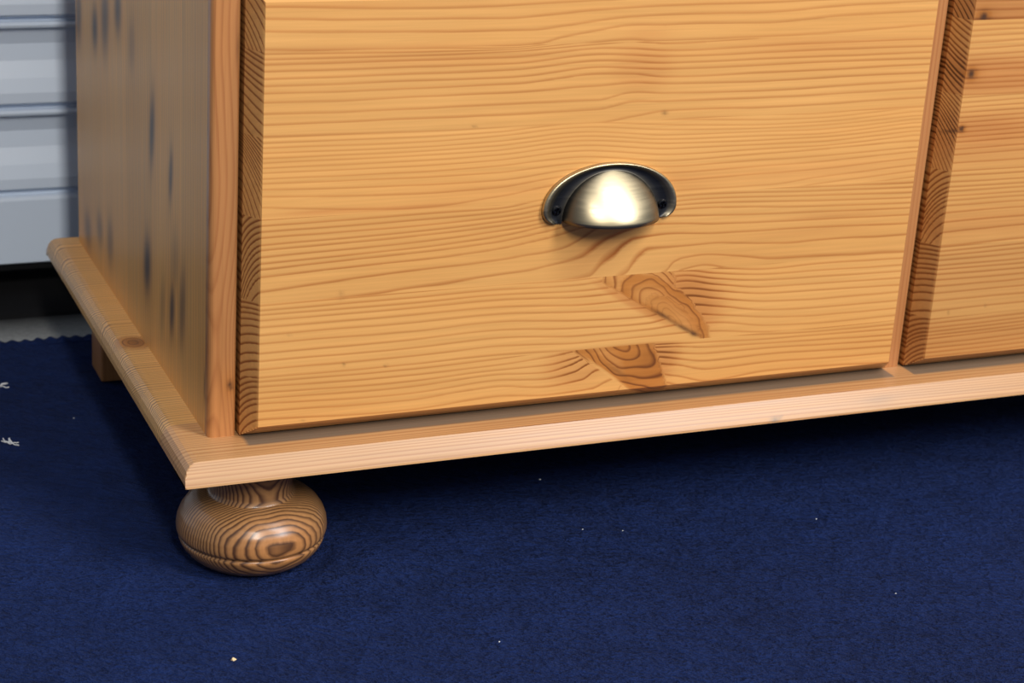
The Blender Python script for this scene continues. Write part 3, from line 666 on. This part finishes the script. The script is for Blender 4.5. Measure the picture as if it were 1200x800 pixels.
# side panels
def side_panel(x_out, sgn, detailed):
    xi = x_out+sgn*0.0165
    core = link('side_panel', box_mesh('side_panel', min(x_out+sgn*0.004, xi), max(x_out+sgn*0.004, xi), YP+0.010, DEPTH, PT, TOP), M_side, chest); core['tint'] = 1.0
    n = len(core.data.vertices); attr(core.data)
    ye = [YP+0.0075, 0.1020, 0.1780, 0.2500, 0.3300, DEPTH]
    rs = np.random.default_rng(3)
    streaks = [(0.402, 0.185, 0.010, 0.022, 0.8), (0.3464, 0.187, 0.009, 0.016, 0.9), (0.313, 0.202, 0.012, 0.026, 0.8), (0.273, 0.216, 0.010, 0.018, 0.85), (0.233, 0.201, 0.009, 0.018, 0.35),
               (0.1778, 0.160, 0.0065, 0.024, 0.9), (0.1293, 0.1455, 0.0045, 0.017, 0.85), (0.1915, 0.068, 0.0095, 0.020, 0.95), (0.1255, 0.061, 0.0060, 0.017, 0.9), (0.1000, 0.072, 0.008, 0.026, 0.6), (0.118, 0.095, 0.010, 0.02, 0.3),
               (0.3035, 0.047, 0.010, 0.018, 0.55), (0.3373, 0.046, 0.010, 0.012, 0.5), (0.3795, 0.032, 0.012, 0.014, 0.6), (0.0450, 0.045, 0.0022, 0.010, 0.8), (0.15, 0.055, 0.006, 0.02, 0.35)]
    for i in range(len(ye)-1):
        y0, y1 = ye[i], ye[i+1]
        ry = np.linspace(y0, y1, 40); rz = np.concatenate([np.linspace(PT, 0.26, 90), np.linspace(0.27, TOP, 8)])
        Yg, Zg = np.meshgrid(ry, rz); 
        u = Yg+0.004*np.sin(Zg*rs.uniform(9, 14)+rs.uniform(0, 6))
        S = np.zeros(Yg.shape+(3,)); stv = np.full(Yg.shape, 0.32)
        for (cy, cz, ry_, rz_, a) in streaks:
            g = gauss(Yg, Zg, cy, cz, ry_, rz_, 0.12, 1.3)
            S[..., 2] = np.maximum(S[..., 2], 1.0*a*g); S[..., 0] = np.maximum(S[..., 0], 0.5*a*gauss(Yg, Zg, cy, cz, ry_*1.8, rz_*1.7, 0.12))
            u = u+0.004*np.sign(Yg-cy)*gauss(Yg, Zg, cy, cz, ry_*2.2, rz_*1.8)
        ph = u/rs.uniform(0.0035, 0.006)
        P = np.stack([np.full_like(Yg, x_out), Yg, Zg], -1)
        if i == len(ye)-2:
            e = P[:, -1:].copy(); e[..., 0] = xi; P = np.concatenate([P, e], 1)
            ph = np.concatenate([ph, ph[:, -1:]], 1); stv = np.concatenate([stv, stv[:, -1:]], 1); S = np.concatenate([S, S[:, -1:]], 1)
        timber('stave', P, ph, 0.4, stv, M_side, core, [0.98, 1.05, 0.95, 1.02, 0.95][i], S)
    # front lipping with softened edges
    r = 0.0035; xo, xn = (x_out, xi)
    prof = [(xo, YP+0.0075)]+[(xo+sgn*r*(1-math.cos(t)), YP+r-r*math.sin(t)) for t in np.linspace(0, math.pi/2, 6)]+[(xo+sgn*c, YP) for c in np.linspace(0.005, 0.0135, 9)]+[(xn-sgn*0.0022*(1-math.sin(t)), YP+0.0022*(1-math.cos(t))) for t in np.linspace(0.3, math.pi/2, 4)]+[(xn, YP+0.010)]
    rz = np.concatenate([np.linspace(PT, 0.29, 120), np.linspace(0.30, TOP, 6)])
    P = np.array([[(x, y, z) for x, y in prof] for z in rz])
    Xg, Zg = P[..., 0], P[..., 2]
    cxx = x_out+sgn*0.0085
    cath = 60*np.abs(Xg-cxx)/0.0165*0.10+np.where(Zg < 0.12, (0.12-Zg)*42, 0)*0.45
    ph = (Xg-x_out)/0.0042*1.0+2.2*((Xg-cxx)/0.008)**2*np.exp(-((Zg-0.06)/0.05)**2)+Zg*16*np.exp(-((Zg-0.06)/0.06)**2)+0.5*np.sin(Zg*31)
    S = np.zeros(Xg.shape+(3,))
    S[..., 2] = 0.95*gauss(Xg, Zg, x_out+0.0125, 0.0455, 0.0014, 0.0026)+0.6*gauss(Xg, Zg, x_out+0.0140, 0.0435, 0.0012, 0.0016)+0.5*gauss(Xg, Zg, x_out+0.0148, 0.243, 0.0006, 0.008)
    S[..., 0] = 0.6*gauss(Xg, Zg, x_out+0.0125, 0.045, 0.004, 0.008); S[..., 1] = 0.6*gauss(Xg, Zg, x_out+0.008, 0.03, 0.02, 0.03)+0.45*gauss(Xg, Zg, x_out+0.004, 0.25, 0.01, 0.05)
    timber('lipping', P, ph, 0.40, 0.55, M_post, core, 1.0, S)
side_panel(SX, 1, True)
side_panel(W-SX, -1, False)
# divider between the two drawers
dv0, dv1 = 0.4851, 0.4967
prof = [(dv0, 0.2), (dv0, YP+0.001), (dv0+0.001, YP), ((dv0+dv1)/2, YP), (dv1-0.001, YP), (dv1, YP+0.001), (dv1, 0.2)]
rz = np.linspace(PT, TOP, 40)
P = np.array([[(x, y, z) for x, y in prof] for z in rz])
timber('divider', P, P[..., 0]/0.003+P[..., 2]*3, 0.4, 0.6, M_post, chest, 1.0)
link('back_panel', box_mesh('back_panel', SX+0.0170, W-SX-0.0170, DEPTH-0.012, DEPTH-0.004, PT, TOP), M_box, chest)
link('middle_rail', box_mesh('middle_rail', SX+0.0170, W-SX-0.0170, YP+0.012, YP+0.05, 0.2815, 0.2905), M_box, chest)
# top board
me = box_mesh('top_board', -0.004, W+0.004, 0.008, DEPTH+0.009, TOP, TOP+0.022); tb_ = link('top_board', me, M_plinth, chest); tb_['tint'] = 1.0
attr(me); 
# upper row of drawers, alike
for src, in ((drawer1,), (drawer2,)):
    c_ = src.copy(); COL.objects.link(c_); c_.parent = chest; c_.location = (0, 0, 0.2815)
    for ch in list(src.children):
        g_ = ch.copy(); COL.objects.link(g_); g_.parent = c_

# --- bun feet -----------------------------------------------------------------------------------
def bun_foot(cx, cy):
    prof = [(0.0, 0.0), (0.0285, 0.0), (0.0280, -0.0030), (0.0258, -0.0080), (0.0244, -0.0140), (0.0240, -0.0200), (0.0243, -0.0245), (0.0252, -0.0262), (0.0256, -0.0272),
            (0.0275, -0.0276), (0.0320, -0.0290), (0.0365, -0.0315), (0.0402, -0.0348), (0.0430, -0.0390), (0.0446, -0.0435), (0.0451, -0.0475), (0.0450, -0.0500), (0.0446, -0.0514), (0.0434, -0.0522), (0.0428, -0.0530),
            (0.0430, -0.0538), (0.0437, -0.0544), (0.0434, -0.0560), (0.0420, -0.0592), (0.0390, -0.0632), (0.0348, -0.0668), (0.0310, -0.0688), (0.0, -0.0688)]
    # refine
    pr = [prof[0]]
    for (a, b), (c, d_) in zip(prof[:-1], prof[1:]):
        nseg = max(1, int(math.hypot(c-a, d_-b)/0.0012))
        for j in range(1, nseg+1): pr.append((a+(c-a)*j/nseg, b+(d_-b)*j/nseg))
    pr = np.array(pr); n = 120
    th = np.linspace(0, 2*math.pi, n, endpoint=False)
    P = np.stack([pr[:, :1]*np.cos(th)[None], pr[:, :1]*np.sin(th)[None], pr[:, 1:]+0*th[None]], -1)
    nx, ny = 0.115, -0.993
    q = P[..., 0]*nx+P[..., 1]*ny + 0.10*(P[..., 2]+0.0475)
    tang = P[..., 0]*-ny+P[..., 1]*nx
    rr = 0.0462-q-0.9*tang**2*2+0.0003*np.sin(P[..., 2]*190+tang*60)
    ph = 0.89+rr/0.00215+0.5*np.sin(rr*230+0.8)+0.15*np.sin(tang*300+P[..., 2]*120)
    S = np.zeros(P.shape); S[..., 1] = 0.7*np.exp(-(rr/0.010)**2)
    me = grid_mesh('bun_foot', P, True); attr(me, np.stack([ph, np.full_like(ph, 0.50), np.full_like(ph, 1.25)], -1).reshape(-1, 3), S.reshape(-1, 3))
    for p in me.polygons: p.use_smooth = True
    return me
bf = bun_foot(0, 0)
for x in (0.0520, W-0.0520):
    o = link('bun_foot', bf, M_foot, chest); o.location = (x, 0.0455, 0); o['tint'] = 1.0
for x0 in (0.0215, W-0.0215-0.045):
    me = box_mesh('rear_foot', x0, x0+0.045, 0.332, 0.366, -0.0686, 0.0); o = link('rear_foot', me, M_post, chest); attr(me, np.array([(v.co.x/0.006, 0.4, 0.3) for v in me.vertices])); o['tint'] = 0.9
    b_ = o.modifiers.new('soft_edges', 'BEVEL'); b_.width = 0.0015; b_.segments = 2

# ------------------------------------------------------------------ litter on the carpet
def strand(pts, r, seed):
    cu = bpy.data.curves.new('lint', 'CURVE'); cu.dimensions = '3D'; cu.bevel_depth = r; cu.bevel_resolution = 2
    for line in pts:
        s = cu.splines.new('POLY'); s.points.add(len(line)-1)
        for p, c in zip(s.points, line): p.co = (*c, 1)
    ob = bpy.data.objects.new('tmp', cu); me = ob.to_mesh(); m2 = me.copy(); ob.to_mesh_clear(); bpy.data.objects.remove(ob); bpy.data.curves.remove(cu)
    m2.name = 'lint'; return m2
def surf(x, y): return FLOOR+float(carpet_h(np.array(x), np.array(y)))
def lint(x, y, sc, seed, label, n=4):
    rg = random.Random(seed); lines = []
    for k_ in range(n):
        p = [rg.uniform(-1, 1)*sc*0.4, rg.uniform(-1, 1)*sc*0.4, 0.0008]; l = []
        a = rg.uniform(0, 6.28)
        for j in range(6):
            l.append(tuple(p)); a += rg.uniform(-1.0, 1.0)
            p = [p[0]+math.cos(a)*sc*0.34, p[1]+math.sin(a)*sc*0.34, max(0.0005, p[2]+rg.uniform(-1, 1)*sc*0.12)]
        lines.append(l)
    me = strand(lines, sc*0.09, seed); o = link('lint', me, M_lint); o.location = (x, y, surf(x, y)); return tag(o, label, 'lint', 'white fluff on the carpet')
lint(-0.0584, 0.2417, 0.0042, 3, 'curled tuft of white fluff on the carpet left of the chest', 7)
lint(-0.0480, 0.3396, 0.0042, 8, 'white thread at the left edge of view near the carpet end', 3)
def chip_mesh(sz, seed):
    rg = random.Random(seed); V = []
    for (a, b, c) in ((1, 0, 0.2), (-0.9, 0.2, 0.1), (0.1, 0.8, 0.2), (0.0, -0.7, 0.15), (0.1, 0.1, 1.0), (-0.3, -0.2, 0.8)):
        V.append((a*sz*rg.uniform(0.7, 1.2), b*sz*rg.uniform(0.7, 1.2), c*sz*rg.uniform(0.7, 1.1)))
    F = [(0, 2, 4), (2, 1, 5), (2, 5, 4), (1, 3, 5), (3, 0, 4), (3, 4, 5), (0, 3, 1), (0, 1, 2)]
    me = bpy.data.meshes.new('crumb'); me.from_pydata(V, [], F); me.update(); return me
o = link('crumb', chip_mesh(0.0019, 2), M_crumb); o.location = (0.0067, -0.0791, surf(0.0067, -0.0791)); tag(o, 'pale yellow wood crumb on the carpet in front of the bun foot', 'crumb')
SP = [(0.2638, 0.0938, 0.0011, 'white speck on shaded carpet beneath the middle of the plinth'), (0.2604, 0.0179, 0.0009, 'brighter of two white specks side by side below the plinth shadow'), (0.2847, 0.0099, 0.0007, 'right of two white specks side by side below the plinth shadow'),
      (0.1549, -0.0994, 0.0009, 'pale fibre speck on the open carpet low in the middle'), (0.4154, -0.0095, 0.0008, 'tiny white speck right of centre under the knot in the plinth'), (0.4083, -0.1144, 0.0009, 'pale speck on the open carpet low at the right'),
      (-0.0103, 0.2728, 0.0010, 'small white speck at the shadow edge left of the plinth')]
for i, (x, y, s_, lb) in enumerate(SP):
    o = link('lint_speck', chip_mesh(s_*0.72, 20+i), M_lint); o.location = (x, y, surf(x, y)); tag(o, lb, 'lint', 'tiny white specks on the carpet')
